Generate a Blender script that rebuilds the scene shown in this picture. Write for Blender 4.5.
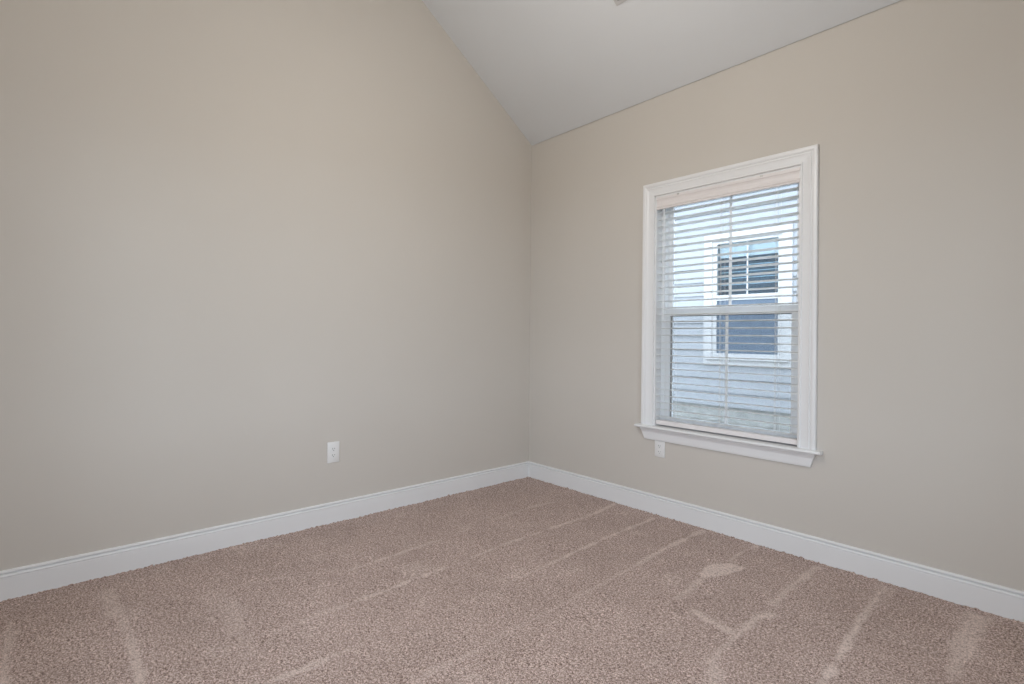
import bpy, bmesh, math, random
import numpy as np
from mathutils import Vector, Matrix

for o in list(bpy.data.objects):
    bpy.data.objects.remove(o)
S = bpy.context.scene
C = S.collection
random.seed(4)

# ------------------------------------------------------------------ camera
# world: room corner at the origin, photo's left wall is x = 0, the window wall is y = 0
F_PX, YAW, PITCH, ROLL = 530.70, 0.8394, 0.0012, 0.0099
CAM = Vector((3.1692, -3.0450, 1.1627))
fwd = Vector((-math.sin(YAW)*math.cos(PITCH), math.cos(YAW)*math.cos(PITCH), math.sin(PITCH)))
r0 = fwd.cross(Vector((0, 0, 1))).normalized()
u0 = r0.cross(fwd)
rgt = r0*math.cos(ROLL) + u0*math.sin(ROLL)
upv = -r0*math.sin(ROLL) + u0*math.cos(ROLL)
cd = bpy.data.cameras.new('camera')
cd.sensor_width = 36.0
cd.lens = 36.0*F_PX/1024.0
cd.shift_y = -6.77/1024.0
cd.clip_start = 0.02
cam = bpy.data.objects.new('camera', cd)
m = Matrix((rgt, upv, -fwd)).transposed().to_4x4()
m.translation = CAM
cam.matrix_world = m
C.objects.link(cam)
S.camera = cam

# ------------------------------------------------------------------ world: even overcast daylight
SKY_COL, SKY_STRENGTH = (0.78, 0.868, 1.0, 1), 4.3
EXPOSURE = 0.30
w = bpy.data.worlds.new('overcast_sky'); S.world = w
w.use_nodes = True
bgn = w.node_tree.nodes['Background']
bgn.inputs[0].default_value = SKY_COL
bgn.inputs[1].default_value = SKY_STRENGTH
S.view_settings.view_transform = 'Standard'
S.view_settings.look = 'None'
S.view_settings.gamma = 1
S.view_settings.use_curve_mapping = False
S.view_settings.exposure = EXPOSURE
LAMP_POWER, LAMP_COL = 33.0, (1.0, 0.95, 0.89)

# ------------------------------------------------------------------ materials
MATS = {}
def nodemat(name):
    mt = bpy.data.materials.new(name); mt.use_nodes = True
    nt = mt.node_tree
    return mt, nt, nt.nodes['Principled BSDF']
def noise(nt, scale, detail=3, rough=.5, coord='Object', vec_scale=None):
    tc = nt.nodes.new('ShaderNodeTexCoord')
    n = nt.nodes.new('ShaderNodeTexNoise')
    n.inputs['Scale'].default_value = scale
    n.inputs['Detail'].default_value = detail
    n.inputs['Roughness'].default_value = rough
    src = tc.outputs[coord]
    if vec_scale:
        mp = nt.nodes.new('ShaderNodeMapping'); mp.inputs['Scale'].default_value = vec_scale
        nt.links.new(src, mp.inputs[0]); src = mp.outputs[0]
    nt.links.new(src, n.inputs['Vector'])
    return n
def ramp(nt, src, stops):
    r = nt.nodes.new('ShaderNodeValToRGB')
    e = r.color_ramp.elements
    e[0].position, e[0].color = stops[0][0], (*stops[0][1], 1)
    e[1].position, e[1].color = stops[-1][0], (*stops[-1][1], 1)
    for p, c in stops[1:-1]:
        k = e.new(p); k.color = (*c, 1)
    nt.links.new(src, r.inputs[0])
    return r
def simple(name, col, rough=.5, vary=.03, scale=8, bump=0, bscale=200, spec=.5, metal=0):
    mt, nt, b = nodemat(name)
    n = noise(nt, scale)
    lo = tuple(max(0, c*(1-vary)) for c in col); hi = tuple(min(1, c*(1+vary)) for c in col)
    r = ramp(nt, n.outputs[0], [(.3, lo), (.7, hi)])
    nt.links.new(r.outputs[0], b.inputs['Base Color'])
    b.inputs['Roughness'].default_value = rough
    b.inputs['Specular IOR Level'].default_value = spec
    b.inputs['Metallic'].default_value = metal
    if bump:
        n2 = noise(nt, bscale, 2)
        bp = nt.nodes.new('ShaderNodeBump'); bp.inputs['Strength'].default_value = bump
        bp.inputs['Distance'].default_value = .002
        nt.links.new(n2.outputs[0], bp.inputs['Height']); nt.links.new(bp.outputs[0], b.inputs['Normal'])
    MATS[name] = mt
    return mt
simple('wall_paint', (.642, .598, .542), .75, .012, 1.2, .08, 260, .25)
simple('ceiling_paint', (.69, .70, .71), .85, .012, 1.5, .25, 120, .2)
simple('trim_paint', (.85, .845, .84), .32, .01, 5, 0)
simple('window_vinyl', (.94, .945, .95), .35, .01, 5)
simple('blind_vinyl', (.90, .90, .89), .38, .015, 20)
simple('valance_vinyl', (.84, .79, .77), .38, .015, 20)
simple('cord', (.78, .78, .76), .7, .02, 60)
simple('gasket', (.03, .035, .04), .6, .1, 30)
simple('plate_plastic', (.84, .83, .81), .3, .01, 30)
simple('slot_dark', (.05, .045, .04), .6, .1, 60)
simple('screw_metal', (.6, .58, .55), .35, .05, 60, metal=1)
simple('siding_paint', (.385, .40, .42), .6, .02, 3, .1, 90, .3)
simple('house_trim', (.55, .55, .55), .5, .01, 3)
simple('concrete', (.39, .39, .37), .9, .16, 9, .5, 40, .2)
simple('lawn', (.30, .285, .255), .95, .25, 6, .6, 60, .1)
simple('shade_fabric', (.76, .75, .73), .8, .04, 12)
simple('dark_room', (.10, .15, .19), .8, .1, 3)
simple('teal_blind', (.50, .66, .74), .5, .05, 12)
simple('roof_shingle', (.12, .12, .12), .9, .2, 12, .5, 50)
simple('vent_metal', (.52, .51, .50), .4, .01, 20)
simple('brass', (.55, .5, .45), .35, .03, 20, metal=1)

def glass(name, tint, spec):
    mt = bpy.data.materials.new(name); mt.use_nodes = True
    nt = mt.node_tree; nt.nodes.clear()
    out = nt.nodes.new('ShaderNodeOutputMaterial')
    tr = nt.nodes.new('ShaderNodeBsdfTransparent'); tr.inputs[0].default_value = (*tint, 1)
    gl = nt.nodes.new('ShaderNodeBsdfGlossy'); gl.inputs['Roughness'].default_value = .02
    fr = nt.nodes.new('ShaderNodeFresnel'); fr.inputs[0].default_value = 1.25
    mx = nt.nodes.new('ShaderNodeMixShader')
    ml = nt.nodes.new('ShaderNodeMath'); ml.operation = 'MULTIPLY'; ml.inputs[1].default_value = spec
    nt.links.new(fr.outputs[0], ml.inputs[0]); nt.links.new(ml.outputs[0], mx.inputs[0])
    nt.links.new(tr.outputs[0], mx.inputs[1]); nt.links.new(gl.outputs[0], mx.inputs[2])
    nt.links.new(mx.outputs[0], out.inputs[0])
    MATS[name] = mt
glass('pane_glass', (.95, .98, .99), .8)
glass('neighbour_glass', (.86, .92, .95), 1.4)
def mesh_screen(name, tint, cover):
    mt = bpy.data.materials.new(name); mt.use_nodes = True
    nt = mt.node_tree; nt.nodes.clear()
    out = nt.nodes.new('ShaderNodeOutputMaterial')
    tr = nt.nodes.new('ShaderNodeBsdfTransparent')
    df = nt.nodes.new('ShaderNodeBsdfDiffuse'); df.inputs[0].default_value = (*tint, 1)
    mx = nt.nodes.new('ShaderNodeMixShader'); mx.inputs[0].default_value = cover
    nt.links.new(tr.outputs[0], mx.inputs[1]); nt.links.new(df.outputs[0], mx.inputs[2])
    nt.links.new(mx.outputs[0], out.inputs[0])
    MATS[name] = mt
def translucent(name, fac):
    nt = MATS[name].node_tree; out = nt.nodes['Material Output']; b = nt.nodes['Principled BSDF']
    t = nt.nodes.new('ShaderNodeBsdfTranslucent'); t.inputs[0].default_value = (.94, .95, .95, 1)
    mx = nt.nodes.new('ShaderNodeMixShader'); mx.inputs[0].default_value = fac
    nt.links.new(b.outputs[0], mx.inputs[1]); nt.links.new(t.outputs[0], mx.inputs[2]); nt.links.new(mx.outputs[0], out.inputs[0])
translucent('blind_vinyl', .5)
mesh_screen('fly_mesh', (.12, .13, .14), .20)
mesh_screen('neighbour_fly_mesh', (.18, .225, .285), .75)

def carpet_mat():
    mt, nt, b = nodemat('carpet_pile')
    n1 = noise(nt, 115, 3, .75)                 # tufts
    n2 = noise(nt, 250, 2, .6)                  # yarn flecks
    n3 = noise(nt, 3.0, 4, .6)                  # broad brushing of the pile
    ma = nt.nodes.new('ShaderNodeMath'); ma.operation = 'MULTIPLY_ADD'
    ma.inputs[1].default_value = .5
    nt.links.new(n2.outputs[0], ma.inputs[0])
    mb = nt.nodes.new('ShaderNodeMath'); mb.operation = 'MULTIPLY'; mb.inputs[1].default_value = .5
    nt.links.new(n1.outputs[0], mb.inputs[0]); nt.links.new(mb.outputs[0], ma.inputs[2])
    r = ramp(nt, ma.outputs[0], [(.40, (.13, .080, .062)), (.49, (.40, .284, .238)), (.60, (.82, .655, .585))])
    at = nt.nodes.new('ShaderNodeAttribute'); at.attribute_name = 'pile_brushed'
    # break the brushed strokes up with the tufts
    nb = noise(nt, 75, 4, .8)
    rb = ramp(nt, nb.outputs[0], [(.40, (0.12, 0.12, 0.12)), (.56, (1, 1, 1))])
    mm = nt.nodes.new('ShaderNodeMath'); mm.operation = 'MULTIPLY'
    nt.links.new(at.outputs['Fac'], mm.inputs[0]); nt.links.new(rb.outputs[0], mm.inputs[1])
    mix = nt.nodes.new('ShaderNodeMix'); mix.data_type = 'RGBA'
    nt.links.new(mm.outputs[0], mix.inputs[0])
    nt.links.new(r.outputs[0], mix.inputs[6]); mix.inputs[7].default_value = (.82, .67, .60, 1)  # sheen of the vacuum-brushed pile, painted in as a lighter colour
    r3 = ramp(nt, n3.outputs[0], [(.3, (.90, .89, .88)), (.7, (1.06, 1.06, 1.06))])
    mul = nt.nodes.new('ShaderNodeMix'); mul.data_type = 'RGBA'; mul.blend_type = 'MULTIPLY'
    mul.inputs[0].default_value = 1
    nt.links.new(mix.outputs[2], mul.inputs[6]); nt.links.new(r3.outputs[0], mul.inputs[7])
    nt.links.new(mul.outputs[2], b.inputs['Base Color'])
    b.inputs['Roughness'].default_value = 1
    b.inputs['Specular IOR Level'].default_value = .05
    b.inputs['Sheen Weight'].default_value = .15
    bp = nt.nodes.new('ShaderNodeBump'); bp.inputs['Strength'].default_value = .5
    bp.inputs['Distance'].default_value = .004
    nt.links.new(ma.outputs[0], bp.inputs['Height']); nt.links.new(bp.outputs[0], b.inputs['Normal'])
    MATS['carpet_pile'] = mt
carpet_mat()
def emit(name, col, s):
    mt = bpy.data.materials.new(name); mt.use_nodes = True
    nt = mt.node_tree; nt.nodes.clear()
    out = nt.nodes.new('ShaderNodeOutputMaterial'); e = nt.nodes.new('ShaderNodeEmission')
    e.inputs[0].default_value = (*col, 1); e.inputs[1].default_value = s
    nt.links.new(e.outputs[0], out.inputs[0]); MATS[name] = mt

# ------------------------------------------------------------------ mesh helpers
class MB:
    def __init__(s): s.v = []; s.f = []
    def add(s, v, f):
        b = len(s.v); s.v += [tuple(p) for p in v]; s.f += [tuple(i+b for i in q) for q in f]; return s
    def box(s, x0, x1, y0, y1, z0, z1, bev=0):
        if bev <= 0:
            v = [(x, y, z) for x in (x0, x1) for y in (y0, y1) for z in (z0, z1)]
            return s.add(v, [(0,1,3,2),(4,6,7,5),(0,4,5,1),(2,3,7,6),(0,2,6,4),(1,5,7,3)])
        bm = bmesh.new(); bmesh.ops.create_cube(bm, size=1)
        for q in bm.verts:
            q.co = Vector(((x0+x1)/2+q.co.x*(x1-x0), (y0+y1)/2+q.co.y*(y1-y0), (z0+z1)/2+q.co.z*(z1-z0)))
        bmesh.ops.bevel(bm, geom=bm.edges[:], offset=bev, segments=2, profile=.5, affect='EDGES')
        bm.verts.index_update()
        s.add([q.co for q in bm.verts], [[q.index for q in f.verts] for f in bm.faces]); bm.free(); return s
    def prism(s, poly, axis, a0, a1):
        """poly: (p,q) pairs in the plane of the other two axes, extruded along axis"""
        n = len(poly)
        def P(p, q, a): return {'x': (a, p, q), 'y': (p, a, q), 'z': (p, q, a)}[axis]
        v = [P(p, q, a0) for p, q in poly]+[P(p, q, a1) for p, q in poly]
        f = [(i, (i+1) % n, n+(i+1) % n, n+i) for i in range(n)]+[tuple(range(n))[::-1], tuple(range(n, 2*n))]
        return s.add(v, f)
    def loft(s, rings, closed=True, caps=True):
        n = len(rings[0]); v = [p for r in rings for p in r]; f = []
        for k in range(len(rings)-1):
            for i in range(n if closed else n-1):
                j = (i+1) % n
                f.append((k*n+i, k*n+j, (k+1)*n+j, (k+1)*n+i))
        if caps: f += [tuple(range(n))[::-1], tuple(range((len(rings)-1)*n, len(rings)*n))]
        return s.add(v, f)
    def tube(s, a, b, r, n=8):
        a, b = Vector(a), Vector(b); d = (b-a).normalized()
        t = Vector((1, 0, 0)) if abs(d.x) < .9 else Vector((0, 1, 0))
        e = d.cross(t).normalized(); g = d.cross(e)
        ring = lambda c: [c+(e*math.cos(k*2*math.pi/n)+g*math.sin(k*2*math.pi/n))*r for k in range(n)]
        return s.loft([ring(a), ring(b)])
    def lathe(s, c, prof, n=40):
        c = Vector(c)
        return s.loft([[c+Vector((r*math.cos(k*2*math.pi/n), r*math.sin(k*2*math.pi/n), z)) for k in range(n)] for r, z in prof])
    def build(s, name, mat, parent=None, smooth=False, **kw):
        me = bpy.data.meshes.new(name); me.from_pydata(s.v, [], s.f); me.validate()
        bm = bmesh.new(); bm.from_mesh(me); bmesh.ops.recalc_face_normals(bm, faces=bm.faces[:]); bm.to_mesh(me); bm.free()
        me.materials.append(MATS[mat])
        if smooth:
            for p in me.polygons: p.use_smooth = True
            me.set_sharp_from_angle(angle=math.radians(35))
        o = bpy.data.objects.new(name, me); C.objects.link(o)
        if parent:
            o.parent = parent
            if parent.type == 'EMPTY' or True:
                o.matrix_parent_inverse = parent.matrix_basis.inverted()
        for k, q in kw.items(): o[k] = q
        return o
def empty(name, loc, **kw):
    o = bpy.data.objects.new(name, None); o.location = loc; o.empty_display_size = .1; C.objects.link(o)
    for k, q in kw.items(): o[k] = q
    return o
ST = dict(kind='structure')

# ------------------------------------------------------------------ room shell
RX, RY = 4.0, -3.70                 # room size
HE, SL, TC = 2.74, 0.6937, 0.0134   # eave height, ceiling slope, slight fall along the eave
YR = RY/2; HR = HE - SL*YR          # ridge
WT = .14                            # wall thickness
OX0, OX1, OZ0, OZ1 = 1.184, 2.084, .563, 2.094    # window opening

# walls
wr = MB()
SH = .007                           # open paint line under the ceiling
for xa, xb, za in ((-WT, OX0, -.35), (OX0, OX1, OZ1), (OX1, RX+WT, -.35)):
    wr.prism([(xa, za), (xb, za), (xb, HE+TC*xb-SH), (xa, HE+TC*xa-SH)], 'y', 0, WT)
wr.prism([(-WT, HE-.03), (RX+WT, HE-.03), (RX+WT, HE+.15), (-WT, HE+.15)], 'y', .006, WT-.001)
wr.box(OX0, OX1, 0, WT, -.35, OZ0)
wr.build('wall_right', 'wall_paint', **ST)
gable = [(0, -.02), (0, HE), (YR, HR), (RY, HE), (RY, -.02)]
MB().prism(gable, 'x', -WT, 0).build('wall_left', 'wall_paint', **ST)
# the two walls behind the camera each get an added double window for fill light
FY0, FY1, BX_0, BX_1, RZ0, RZ1 = -2.75, -.95, .75, 2.55, .60, 2.15
wf_ = MB()
wf_.box(RX, RX+WT, RY, FY0, -.02, HE); wf_.box(RX, RX+WT, FY1, 0, -.02, HE)
wf_.box(RX, RX+WT, FY0, FY1, -.02, RZ0); wf_.box(RX, RX+WT, FY0, FY1, RZ1, HE)
wf_.prism([(0, HE), (0, HE+TC*RX), (YR, HR+TC*RX), (RY, HE+TC*RX), (RY, HE)], 'x', RX, RX+WT)
wf_.build('wall_front', 'wall_paint', **ST)
wb_ = MB()
wb_.box(-WT, BX_0, RY-WT, RY, -.02, HE+.15); wb_.box(BX_1, RX+WT, RY-WT, RY, -.02, HE+.15)
wb_.box(BX_0, BX_1, RY-WT, RY, -.02, RZ0); wb_.box(BX_0, BX_1, RY-WT, RY, RZ1, HE+.15)
wb_.build('wall_back', 'wall_paint', **ST)
T = .12
CPOLY = [(0.0, HE), (YR, HR), (RY, HE), (RY, HE+T), (YR, HR+T), (0.0, HE+T)]
MB().loft([[(x, y, z+TC*x) for y, z in CPOLY] for x in (0, RX)]).build('ceiling', 'ceiling_paint', **ST)

# floor: dense grid carrying the brushed-pile strokes
def carpet():
    st = .0075
    nx = int(round(RX/st))+1; ny = int(round(-RY/st))+1
    xs = np.linspace(0, RX, nx); ys = np.linspace(RY, 0, ny)
    X, Y = np.meshgrid(xs, ys)
    rng = np.random.default_rng(3)
    Z = rng.normal(0, .0011, X.shape)
    def blur(a, k):
        for ax in (0, 1):
            c = sum(np.roll(a, d, ax) for d in range(-k, k+1))/(2*k+1); a = c
        return a
    low = blur(blur(rng.normal(0, 1, X.shape), 6), 6); low /= low.std()
    wob = blur(blur(rng.normal(0, 1, X.shape), 3), 3); wob /= wob.std()
    M = np.zeros_like(X)
    def stroke(pts, wd, amp):
        nonlocal M
        for i in range(len(pts)-1):
            (ax, ay), (bx, by) = pts[i], pts[i+1]
            w0 = wd if not isinstance(wd, (list, tuple)) else wd[i]
            w1 = wd if not isinstance(wd, (list, tuple)) else wd[i+1]
            a0 = amp if not isinstance(amp, (list, tuple)) else amp[i]
            a1 = amp if not isinstance(amp, (list, tuple)) else amp[i+1]
            dx, dy = bx-ax, by-ay; L2 = dx*dx+dy*dy
            t = np.clip(((X-ax)*dx+(Y-ay)*dy)/L2, 0, 1)
            d = np.hypot(X-(ax+t*dx), Y-(ay+t*dy)) + wob*.0055
            ww = w0+(w1-w0)*t; aa = a0+(a1-a0)*t
            M = np.maximum(M, aa*np.clip(1.25-d/(ww*1.12), 0, 1)**1.3)
    def patch(pts, amp, soft=.012):
        nonlocal M
        P = np.array(pts); inside = np.zeros(X.shape, bool); dist = np.full(X.shape, 9.)
        n = len(P)
        for i in range(n):
            ax, ay = P[i]; bx, by = P[(i+1) % n]
            c = ((ay > Y) != (by > Y)) & (X < (bx-ax)*(Y-ay)/(by-ay+1e-12)+ax); inside ^= c
            dx, dy = bx-ax, by-ay; t = np.clip(((X-ax)*dx+(Y-ay)*dy)/(dx*dx+dy*dy+1e-12), 0, 1)
            dist = np.minimum(dist, np.hypot(X-(ax+t*dx), Y-(ay+t*dy)))
        sd = np.where(inside, dist, -dist)+wob*.004
        M = np.maximum(M, amp*np.clip(.5+sd/soft, 0, 1))
    # vacuum passes that run towards the window wall, 0.3 m apart
    stroke([(0.696, -1.913), (0.669, -1.512), (0.659, -1.311), (0.607, -0.931), (0.579, -0.561), (0.600, -0.297)], [.012, .012, .010, .008, .012, .012], [.35, .55, .5, .25, .35, .3])
    stroke([(1.016, -2.375), (1.005, -2.093), (0.990, -1.777), (0.980, -1.496), (0.949, -1.165), (0.940, -0.657), (0.949, -0.391), (0.906, -0.036)], [.03, .018, .013, .010, .009, .011, .014, .016], [.1, .35, .65, .75, .45, .6, .6, .65])
    stroke([(1.318, -1.718), (1.310, -1.467), (1.300, -1.260), (1.285, -1.025), (1.253, -0.610), (1.244, -0.090)], [.02, .012, .010, .012, .014, .018], [.1, .3, .3, .55, .75, .7])
    stroke([(1.630, -2.082), (1.632, -1.828), (1.613, -1.592), (1.607, -1.278), (1.601, -1.129), (1.591, -0.864), (1.560, -0.434), (1.566, -0.049)], [.02, .014, .012, .010, .014, .012, .016, .022], [.2, .3, .3, .2, .35, .25, .75, .75])
    stroke([(1.315, -2.465), (1.322, -2.342), (1.318, -2.132)], [.02, .016, .012], [.6, .6, .1])
    patch([(1.838, -0.600), (1.820, -0.517), (1.837, -0.424), (1.885, -0.349), (1.963, -0.360), (1.968, -0.426), (1.914, -0.545), (1.882, -0.632)], .8)
    stroke([(1.871, -0.342), (1.861, -0.160), (1.881, -0.043)], [.010, .012, .016], [.4, .5, .5])
    stroke([(1.879, -0.659), (1.903, -0.791), (1.907, -0.903)], [.016, .02, .02], [.5, .45, .3])
    stroke([(2.019, -0.945), (2.096, -0.978), (2.204, -0.987)], [.03, .028, .018], [.65, .7, .55])
    stroke([(2.305, -1.337), (2.239, -1.233), (2.223, -1.136), (2.219, -1.011), (2.216, -0.789), (2.244, -0.733)], [.045, .03, .015, .015, .025, .03], [.5, .4, .45, .6, .7, .6])
    stroke([(2.215, -0.640), (2.200, -0.458), (2.200, -0.294), (2.200, -0.073)], [.02, .018, .022, .025], [.5, .45, .6, .5])
    stroke([(2.541, -1.058), (2.526, -0.817), (2.503, -0.469), (2.489, -0.075)], [.018, .014, .014, .018], [.85, .8, .8, .6])
    patch([(2.490, -0.468), (2.520, -0.428), (2.539, -0.054), (2.458, -0.054)], .25, .02)
    patch([(2.812, -0.631), (2.827, -0.631), (2.857, -0.459), (2.860, -0.064), (2.788, -0.064), (2.790, -0.428)], .60, .03)
    stroke([(2.828, -0.732), (2.822, -0.611)], [.008, .02], [.3, .6])
    # passes that run along the window wall direction, near the left foreground
    stroke([(0.201, -2.797), (0.452, -2.785), (0.521, -2.776), (0.671, -2.767), (0.905, -2.775), (1.107, -2.782)], [.04, .04, .03, .022, .016, .018], [.35, .65, .35, .35, .6, .7])
    stroke([(0.805, -3.114), (0.603, -3.117), (0.441, -3.115), (0.251, -3.112)], [.022, .022, .02, .014], [.7, .6, .35, .25])
    stroke([(0.553, -2.451), (0.734, -2.423), (0.905, -2.445), (1.107, -2.457)], [.07, .06, .05, .05], [.15, .3, .3, .15])
    M = np.maximum(M, np.clip((low-.9)*.10, 0, .2))
    edge = np.minimum(np.minimum(X, RX-X), np.minimum(-Y, Y-RY))
    Z += np.where(edge < .02, np.abs(rng.normal(0, .0035, X.shape)), 0)
    Z += .0008*low
    co = np.stack([X, Y, Z], -1).reshape(-1, 3).astype(np.float32)
    i = (np.arange(ny-1)[:, None]*nx+np.arange(nx-1)[None, :]).reshape(-1)
    q = np.stack([i, i+1, i+nx+1, i+nx], 1).astype(np.int32)
    me = bpy.data.meshes.new('floor')
    me.vertices.add(len(co)); me.vertices.foreach_set('co', co.ravel())
    me.loops.add(q.size); me.loops.foreach_set('vertex_index', q.ravel())
    me.polygons.add(len(q)); me.polygons.foreach_set('loop_start', np.arange(0, q.size, 4, dtype=np.int32))
    me.update(calc_edges=True)
    me.polygons.foreach_set('use_smooth', np.ones(len(q), bool))
    a = me.attributes.new('pile_brushed', 'FLOAT', 'POINT'); a.data.foreach_set('value', M.ravel().astype(np.float32))
    me.materials.append(MATS['carpet_pile'])
    o = bpy.data.objects.new('floor', me); C.objects.link(o); o['kind'] = 'structure'
carpet()

# baseboards: moulded profile (depth from the wall, height)
BP = [(0, -.01), (.0135, -.01), (.0135, .094), (.0120, .0975), (.0150, .1000), (.0160, .1040), (.0145, .1085), (.0100, .1110), (.0035, .1120), (.0035, .1152),
      (.0100, .1162), (.0120, .1190), (.0112, .1240), (.0075, .1272), (0, .1280)]
def base_run(name, p0, p1, inward, m0=0, m1=0):
    """inward: unit vector into the room; m0/m1 = 1 mitre the end into an inside corner"""
    p0, p1, n = Vector(p0), Vector(p1), Vector(inward); d = (p1-p0).normalized()
    ra = [p0+n*a+d*(a*m0)+Vector((0, 0, h)) for a, h in BP]
    rb = [p1+n*a-d*(a*m1)+Vector((0, 0, h)) for a, h in BP]
    MB().loft([ra, rb]).build(name, 'trim_paint', **ST)
base_run('baseboard_left', (0, RY, 0), (0, 0, 0), (1, 0, 0), 1, 1)
base_run('baseboard_right', (0, 0, 0), (RX, 0, 0), (0, -1, 0), 1, 1)
base_run('baseboard_front', (RX, 0, 0), (RX, RY, 0), (-1, 0, 0), 1, 1)
base_run('baseboard_back', (RX, RY, 0), (0, RY, 0), (0, 1, 0), 1, 1)

# ------------------------------------------------------------------ window_1
win = empty('window_1', ((OX0+OX1)/2, 0, OZ0), kind='structure')
CP = [(0, 0), (0, .009), (.002, .012), (.006, .0125), (.009, .011), (.0105, .0070), (.014, .0080), (.030, .0105), (.044, .0135), (.050, .0165),
      (.053, .0170), (.0555, .0125), (.058, .0125), (.062, .0165), (.067, .0195), (.0715, .0200), (.080, .0200), (.0845, .0180), (.086, .0150), (.086, 0)]
SB = .581                                            # stool top
cas = MB()
corner = [(OX0, SB, -1, 0), (OX0, OZ1, -1, 1), (OX1, OZ1, 1, 1), (OX1, SB, 1, 0)]
cas.loft([[(x+sx*u, -d, z+sz*u) for u, d in CP] for x, z, sx, sz in corner])
cas.build('window_casing', 'trim_paint', win)
# stool with rounded nose and horns
nose = [(.075, .563), (-.040, .563), (-.0475, .5655), (-.0505, .5695), (-.0505, .5745), (-.0475, .5785), (-.040, .581), (.075, .581)]
stl = MB()
stl.prism([(y, z) for y, z in nose if y < .01] + [(-.0005, .581), (-.0005, .563)], 'x', 1.068, 2.201)
stl.prism([(-.0006, .563), (-.0006, .581), (.066, .581), (.066, .563)], 'x', OX0+.001, OX1-.001)
stl.build('window_sill', 'trim_paint', win)
# apron, ends cut back at an angle
ap = [(-.0005, .563, 0), (-.030, .563, 0), (-.030, .556, .1), (-.024, .547, .2), (-.019, .535, .35), (-.0165, .515, .65), (-.0145, .495, .9), (-.012, .487, 1), (-.0005, .487, 1)]
cut = .026
MB().loft([[(1.098+cut*t, y, z) for y, z, t in ap], [(2.170-cut*t, y, z) for y, z, t in ap]]).build('window_apron', 'trim_paint', win)
# jamb lining of the opening
j = MB()
j.box(OX0, OX0+.010, .001, .068, SB, OZ1); j.box(OX1-.010, OX1, .001, .068, SB, OZ1); j.box(OX0+.010, OX1-.010, .001, .068, OZ1-.010, OZ1)
j.build('window_jamb', 'trim_paint', win)
# outer vinyl frame
def ring_boxes(mb, x0, x1, z0, z1, y0, y1, wl, wr_, wb, wt, bev=.002):
    mb.box(x0, x0+wl, y0, y1, z0, z1, bev); mb.box(x1-wr_, x1, y0, y1, z0, z1, bev)
    mb.box(x0+wl-.001, x1-wr_+.001, y0, y1, z0, z0+wb, bev); mb.box(x0+wl-.001, x1-wr_+.001, y0, y1, z1-wt, z1, bev)
    return mb
fr = ring_boxes(MB(), OX0, OX1, OZ0+.001, OZ1, .068, .150, .038, .030, .030, .030)
fr.build('window_frame', 'window_vinyl', win)
# upper sash (outer track) and lower sash (inner track)
X0, X1 = OX0+.038, OX1-.030
ZM = 1.326
us = ring_boxes(MB(), X0, X1, ZM-.020, OZ1-.030, .106, .134, .028, .028, .034, .030).build('upper_sash', 'window_vinyl', win)
ls = ring_boxes(MB(), X0, X1, OZ0+.031, ZM+.026, .070, .098, .036, .040, .045, .048).build('lower_sash', 'window_vinyl', win)
def pane(parent, x0, x1, y, z0, z1, mat='pane_glass', name='glass_pane'):
    return MB().box(x0, x1, y-.0015, y+.0015, z0, z1).build(name, mat, parent)
pane(us, X0+.028, X1-.028, .122, ZM+.014, OZ1-.060)
pane(ls, X0+.036, X1-.040, .086, OZ0+.076, ZM-.022)
XC = 1.6410
MB().box(XC-.009, XC+.009, .1165, .1200, ZM+.014, OZ1-.060, .001).build('muntin', 'window_vinyl', us)
MB().box(XC-.009, XC+.009, .0795, .0830, OZ0+.076, ZM-.022, .001).build('muntin', 'window_vinyl', ls)
g = MB()
g.box(X0+.0355, X0+.0440, .0800, .0875, OZ0+.076, ZM-.022); g.box(X0+.0355, X1-.0395, .0745, .0845, ZM-.0262, ZM-.0215)
g.build('gasket', 'gasket', ls)
lk = MB().box(XC-.030+.0, XC+.030, .098, .112, ZM+.0262, ZM+.032, .002)
lk.box(XC-.012, XC+.020, .096, .108, ZM+.032, ZM+.041, .003)
lk.build('sash_lock', 'window_vinyl', ls)
sc = ring_boxes(MB(), X0+.004, X1-.004, OZ0+.040, ZM+.010, .1362, .1442, .016, .016, .016, .016).build('screen_frame', 'window_vinyl', win)
MB().box(X0+.020, X1-.020, .1400, .1404, OZ0+.056, ZM-.006).build('insect_screen', 'fly_mesh', sc)

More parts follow.
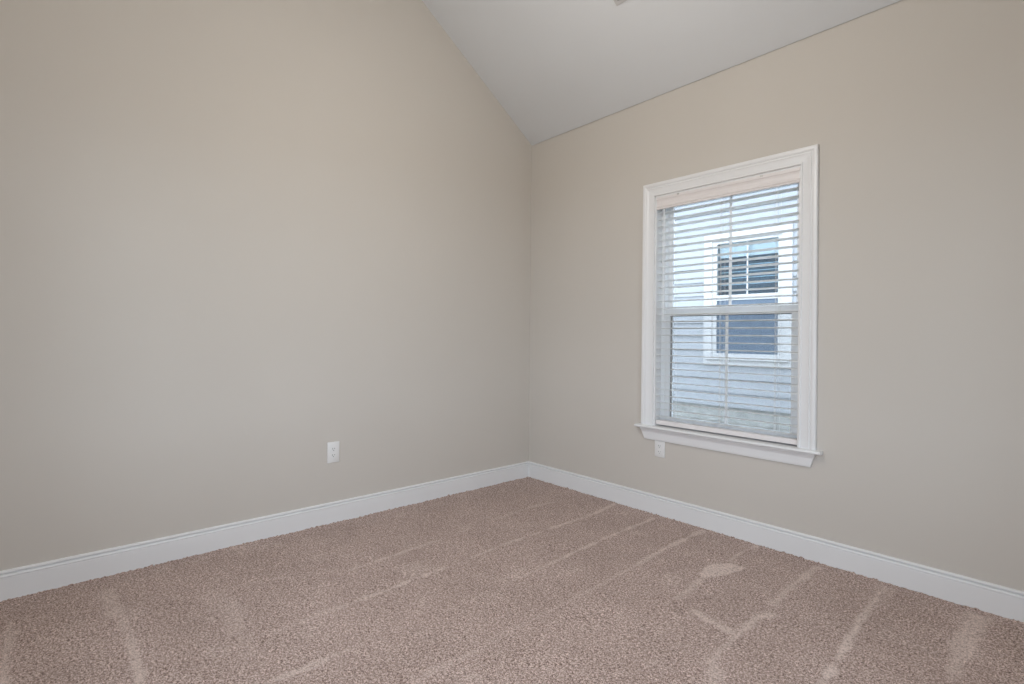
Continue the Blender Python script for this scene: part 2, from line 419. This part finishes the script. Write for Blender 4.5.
def add_fill_window(name, cx, cy, rot, wd_):  # unseen windows, added behind the camera to even out the room light
    # local: x across, y = 0 the room face of the wall (room on -y), z up
    e = empty(name, (cx, cy, 0), kind='structure'); e.rotation_euler = (0, 0, rot)
    def put(mb, nm, mat):
        o = mb.build(nm, mat, None); o.parent = e; return o
    h = wd_/2
    put(MB().loft([[(x+sx*u, -d, z+sz*u) for u, d in CP] for x, z, sx, sz in [(-h, RZ0, -1, 0), (-h, RZ1, -1, 1), (h, RZ1, 1, 1), (h, RZ0, 1, 0)]]), 'window_casing', 'trim_paint')
    put(MB().box(-h-.12, h+.12, -.05, -.0005, RZ0-.02, RZ0, .003), 'window_sill', 'trim_paint')
    f = MB(); zm = (RZ0+RZ1)/2
    for a, b in ((-h, -.03), (.03, h)):
        ring_boxes(f, a, b, RZ0, RZ1, .07, .12, .045, .045, .045, .045); f.box(a+.044, b-.044, .07, .12, zm-.02, zm+.02)
    f.box(-.031, .031, .02, .13, RZ0, RZ1); put(f, 'window_frame', 'window_vinyl')
    put(MB().box(-h+.04, h-.04, .094, .097, RZ0+.04, RZ1-.04), 'glass_pane', 'pane_glass')
    pd = bpy.data.lights.new(name+'_portal', 'AREA'); pd.shape = 'RECTANGLE'; pd.size = wd_; pd.size_y = RZ1-RZ0
    pd.cycles.is_portal = True
    po = bpy.data.objects.new(name+'_portal', pd); po.parent = e; po.location = (0, .16, (RZ0+RZ1)/2)
    po.rotation_euler = (-math.pi/2, 0, 0); C.objects.link(po)
add_fill_window('fill_window_2', RX, (FY0+FY1)/2, -math.pi/2, FY1-FY0)
add_fill_window('fill_window_3', (BX_0+BX_1)/2, RY, math.pi, BX_1-BX_0)

# ------------------------------------------------------------------ blind, inside the opening
bl = empty('window_blind', ((OX0+OX1)/2, .03, OZ1-.002), label='white two-inch slatted blind, lowered with its slats open, inside the window opening', category='window blind')
BX0, BX1 = 1.1965, 2.0745
MB().box(BX0, BX1, .012, .058, 2.030, 2.080, .002).build('head_rail', 'blind_vinyl', bl)
# moulded valance
vp = [(.010, 2.084), (-.001, 2.084), (-.004, 2.080), (-.004, 2.068), (.001, 2.063), (.0045, 2.052), (.0045, 2.036), (.001, 2.028), (-.003, 2.023), (-.003, 2.018), (.0015, 2.015), (-.002, 2.012), (-.004, 2.008), (-.002, 2.003), (.010, 2.003)]
val = MB().prism(vp, 'x', BX0-.002, BX1+.0025).build('valance', 'valance_vinyl', bl)
for cx in (1.352, 1.875):
    MB().box(cx-.008, cx+.008, -.0045, .004, 2.074, 2.0850, .001).build('valance_clip', 'screw_metal', val)
# slats
ptc = .0445; SY0, SY1 = .008, .058
z = 1.978; zs = []
while z > .636: zs.append(z); z -= ptc
def slat_mesh():
    n = 8; top = []; bot = []
    for k in range(n+1):
        t = k/n; y = SY0+(SY1-SY0)*t; c = .0022*(1-(2*t-1)**2)
        top.append((y-.033, c+.0013)); bot.append((y-.033, c-.0013))
    return MB().prism(top+bot[::-1], 'x', BX0+.002, BX1-.002)
first = None
TILT = math.radians(-5.0)
for zz in zs:
    if first is None:
        first = slat_mesh().build('slat', 'blind_vinyl', None, True); o = first
    else:
        o = first.copy(); C.objects.link(o)
    o.parent = bl; o.matrix_parent_inverse = bl.matrix_basis.inverted()
    o.location = (0, .033, zz); o.rotation_euler = (TILT+random.uniform(-.006, .006), random.uniform(-.0007, .0007), 0)
MB().box(BX0+.002, BX1-.002, .006, .058, .590, .618, .003).build('bottom_rail', 'valance_vinyl', bl)
LX = (1.311, 1.636, 1.956)
for x in LX:
    lc = MB()
    for dx in (-.004, .004):
        lc.tube((x+dx, .0055, .616), (x+dx, .0055, 2.035), .0005, 6); lc.tube((x+dx, .0605, .616), (x+dx, .0605, 2.035), .0005, 6)
    for zz in zs:
        for dx in (-.004, .004): lc.tube((x+dx, .0055, zz-.0030), (x+dx, .0605, zz-.0010), .0005, 4)
    lc.build('ladder_cord', 'cord', bl)
    MB().tube((x, .0040, .616), (x, .0040, 2.035), .0006, 6).build('lift_cord', 'cord', bl)
wd = MB().tube((1.253, -.0045, 1.292), (1.254, -.0045, 1.998), .0033, 6).build('tilt_wand', 'window_vinyl', bl)
MB().tube((1.254, -.0045, 1.992), (1.254, .006, 2.010), .0015, 6).build('wand_hook', 'screw_metal', wd)
MB().tube((1.253, -.0045, 1.280), (1.253, -.0045, 1.296), .0045, 8).build('wand_tip', 'window_vinyl', wd)

# ------------------------------------------------------------------ outlets
def outlet(name, loc, axis, wdt, hgt, label):
    """axis 'x': on the wall x=0 facing +x ; 'y': on y=0 facing -y"""
    e = empty(name, loc, label=label, category='electrical outlet')
    if axis == 'x': e.rotation_euler = (0, 0, math.pi/2)
    # local: x across, -y out of the wall, z up
    def put(mb, nm, mat, par=e, **kw):
        o = mb.build(nm, mat, None, True); o.parent = par; return o
    put(MB().box(-wdt/2, wdt/2, -.0058, -.0002, -hgt/2, hgt/2, .0022), 'cover_plate', 'plate_plastic')
    for s in (1, -1):
        zc = s*.0195
        pr = []
        for k in range(24):
            a = k*math.pi/12; px, pz = .0172*math.cos(a), .0172*math.sin(a)
            pr.append((px, zc+max(-.0142, min(.0142, pz))))
        r = put(MB().prism(pr, 'y', -.0074, -.0050), 'receptacle', 'plate_plastic')
        for dx, hh in ((-.0063, .0090), (.0063, .0072)):
            put(MB().box(dx-.0012, dx+.0012, -.0077, -.0070, zc-hh/2+.003, zc+hh/2+.003), 'slot', 'slot_dark', r)
        gp = [(.0025*math.cos(k*math.pi/8), zc-.0075+.0025*math.sin(k*math.pi/8)) for k in range(16)]
        put(MB().prism(gp, 'y', -.0077, -.0070), 'ground_hole', 'slot_dark', r)
    sp = [(.003*math.cos(k*math.pi/8), .003*math.sin(k*math.pi/8)) for k in range(16)]
    put(MB().prism(sp, 'y', -.0068, -.0052), 'screw', 'plate_plastic')
    return e
outlet('electrical_outlet', (0, -1.6735, .4350), 'x', .076, .127, 'white double electrical outlet low on the blank left wall')
outlet('electrical_outlet', (1.2365, 0, .4325), 'y', .075, .105, 'white double electrical outlet tucked directly under the window apron')

# ------------------------------------------------------------------ ceiling register (only its corner is in view)
th = math.atan(SL)
reg = empty('ceiling_vent', (1.245+.17, 0, 0), label='white metal air vent with louvres on the sloped ceiling at the top edge', category='vent')
yv0 = -.515
reg.location = (1.250, yv0, HE-SL*yv0+TC*1.25)
reg.rotation_euler = (-th, -math.atan(TC), 0)
# local: x along the eave, -y up the slope, -z into the room
def rput(mb, nm, mat):
    o = mb.build(nm, mat, None); o.parent = reg; return o
fm = MB()
fm.box(0, .36, -.022, 0, -.013, -.0003, .001); fm.box(0, .36, -.21, -.188, -.013, -.0003, .001)
fm.box(0, .022, -.189, -.021, -.013, -.0003, .001); fm.box(.338, .36, -.189, -.021, -.013, -.0003, .001)
rput(fm, 'vent_frame', 'vent_metal')
for k in range(9):
    yy = -.032-k*.0182
    rput(MB().prism([(yy, -.0085), (yy+.0012, -.0085), (yy-.0078, -.001), (yy-.009, -.001)], 'x', .022, .338), 'louvre', 'vent_metal')
rput(MB().box(.02, .34, -.19, -.02, -.0008, -.0003), 'duct_backing', 'slot_dark')

# ------------------------------------------------------------------ ceiling light (out of frame, hangs from the ridge)
LXc, LYc, LZc = 1.75, YR, 2.72
pl = empty('pendant_light', (LXc, LYc, HR), label='round white glass bowl light hanging from the ceiling ridge', category='ceiling light')
MB().lathe((LXc, LYc, HR-.055), [(.001, 0), (.05, .004), (.062, .018), (.062, .055)]).build('canopy', 'brass', pl, True)
MB().tube((LXc, LYc, HR-.05), (LXc, LYc, LZc+.02), .008, 12).build('stem', 'brass', pl, True)
emit('lit_glass', (1.0, .93, .84), 1.0)
MB().lathe((LXc, LYc, LZc), [(.001, -.13), (.06, -.125), (.12, -.100), (.165, -.055), (.185, 0), (.178, .0), (.155, -.05), (.11, -.092), (.05, -.118), (.001, -.122)]).build('glass_bowl', 'lit_glass', pl, True)
ld = bpy.data.lights.new('bulb_light', 'POINT'); ld.energy = LAMP_POWER; ld.color = LAMP_COL; ld.shadow_soft_size = .15
lo = bpy.data.objects.new('bulb_light', ld); lo.location = (LXc, LYc, LZc-.30); C.objects.link(lo)

# ------------------------------------------------------------------ outside: lawn strip and the neighbouring house
ND = 3.10
MB().prism([(WT+.002, -.30), (WT+.002, -.25), (2.2, .05), (2.7, .160), (ND+6, .180), (ND+6, -.3)], 'x', -9, 10).box(-40, 40, -40, 40, -.60, -.40).build('ground', 'lawn', kind='structure')
nh = empty('neighbouring_house', (.4, ND, .18), label='pale blue-grey lap-sided house with a white-trimmed window seen through the blind', category='house')
ex, z0 = .1672, .342
NX0, NX1, NZ0, NZ1 = .036, .750, .980, 2.295         # neighbour glass opening
TX0, TX1, TZ0, TZ1 = -.124, .902, .842, 2.420        # trim outer
sd = MB()
zc = z0; k = 0
while zc < 3.35:
    za, zb = zc, zc+ex
    segs = [(-7.0, 8.0)]
    lo_, hi_ = za, zb
    if zb > NZ0-.02 and za < NZ1+.02: segs = [(-7.0, TX0+.03), (TX1-.03, 8.0)]
    for a, b in segs:
        sd.prism([(ND+.03, za), (ND-.005, za), (ND-.005, za+.001), (ND+.012, zb+.004), (ND+.03, zb+.004)], 'x', a, b)
    zc += ex; k += 1
sd.build('siding', 'siding_paint', nh)
MB().box(-7, 8, ND+.022, ND+.2, .10, z0+.002).build('foundation', 'concrete', nh)
MB().box(-7, 8, ND-.35, ND+.2, 3.36, 3.40).build('soffit', 'house_trim', nh)
MB().box(-7, 8, ND-.38, ND-.35, 3.33, 3.52, .004).build('fascia', 'house_trim', nh)
MB().prism([(ND-.40, 3.50), (ND-.40, 3.53), (ND+4.0, 5.6), (ND+4.0, 5.57)], 'x', -7.2, 8.2).build('roof', 'roof_shingle', nh)
nt_ = ring_boxes(MB(), TX0, TX1, TZ0, TZ1, ND-.022, ND+.03, .105, .105, .070, .095, .003)
wf = nt_.build('window_trim', 'house_trim', nh)
MB().box(TX0+.03, TX1-.03, ND-.045, ND-.02, TZ0+.060, TZ0+.085, .004).build('sill', 'house_trim', wf)
NR0, NR1 = 1.611, 1.676
nf = ring_boxes(MB(), TX0+.10, TX1-.10, TZ0+.065, TZ1-.090, ND-.008, ND+.05, NX0-TX0-.10, TX1-.10-NX1, NZ0-TZ0-.065, TZ1-.090-NZ1, .002)
nf.box(NX0-.002, NX1+.002, ND-.004, ND+.04, NR0, NR1, .002)
sf = nf.build('sash_frame', 'house_trim', nh)
MB().box(.399-.009, .399+.009, ND+.010, ND+.016, NR1, NZ1).build('muntin', 'house_trim', sf)
MB().box(NX0, NX1, ND+.018, ND+.021, NR1, NZ1).build('glass_pane', 'neighbour_glass', nh)
MB().box(NX0, NX1, ND+.018, ND+.021, NZ0, NR0).build('glass_pane', 'neighbour_glass', nh)
MB().box(NX0, NX1, ND+.004, ND+.005, NZ0, NR0).build('insect_screen', 'neighbour_fly_mesh', nh)
MB().box(NX0+.005, NX1-.005, ND+.055, ND+.058, 2.127, NZ1+.02).build('roller_shade', 'shade_fabric', nh)
nb = empty('house_blind', (0, 0, 0)); nb.parent = nh; nb.matrix_parent_inverse = nh.matrix_basis.inverted()
zz = 2.10; proto = None
while zz > NR1-.0:
    if proto is None:
        proto = MB().prism([(ND+.062, -.003), (ND+.062, .0), (ND+.110, .014), (ND+.110, .011)], 'x', NX0+.01, NX1-.01).build('slat', 'teal_blind'); o = proto
    else:
        o = proto.copy(); C.objects.link(o)
    o.parent = nb; o.location = (0, 0, zz); zz -= .075
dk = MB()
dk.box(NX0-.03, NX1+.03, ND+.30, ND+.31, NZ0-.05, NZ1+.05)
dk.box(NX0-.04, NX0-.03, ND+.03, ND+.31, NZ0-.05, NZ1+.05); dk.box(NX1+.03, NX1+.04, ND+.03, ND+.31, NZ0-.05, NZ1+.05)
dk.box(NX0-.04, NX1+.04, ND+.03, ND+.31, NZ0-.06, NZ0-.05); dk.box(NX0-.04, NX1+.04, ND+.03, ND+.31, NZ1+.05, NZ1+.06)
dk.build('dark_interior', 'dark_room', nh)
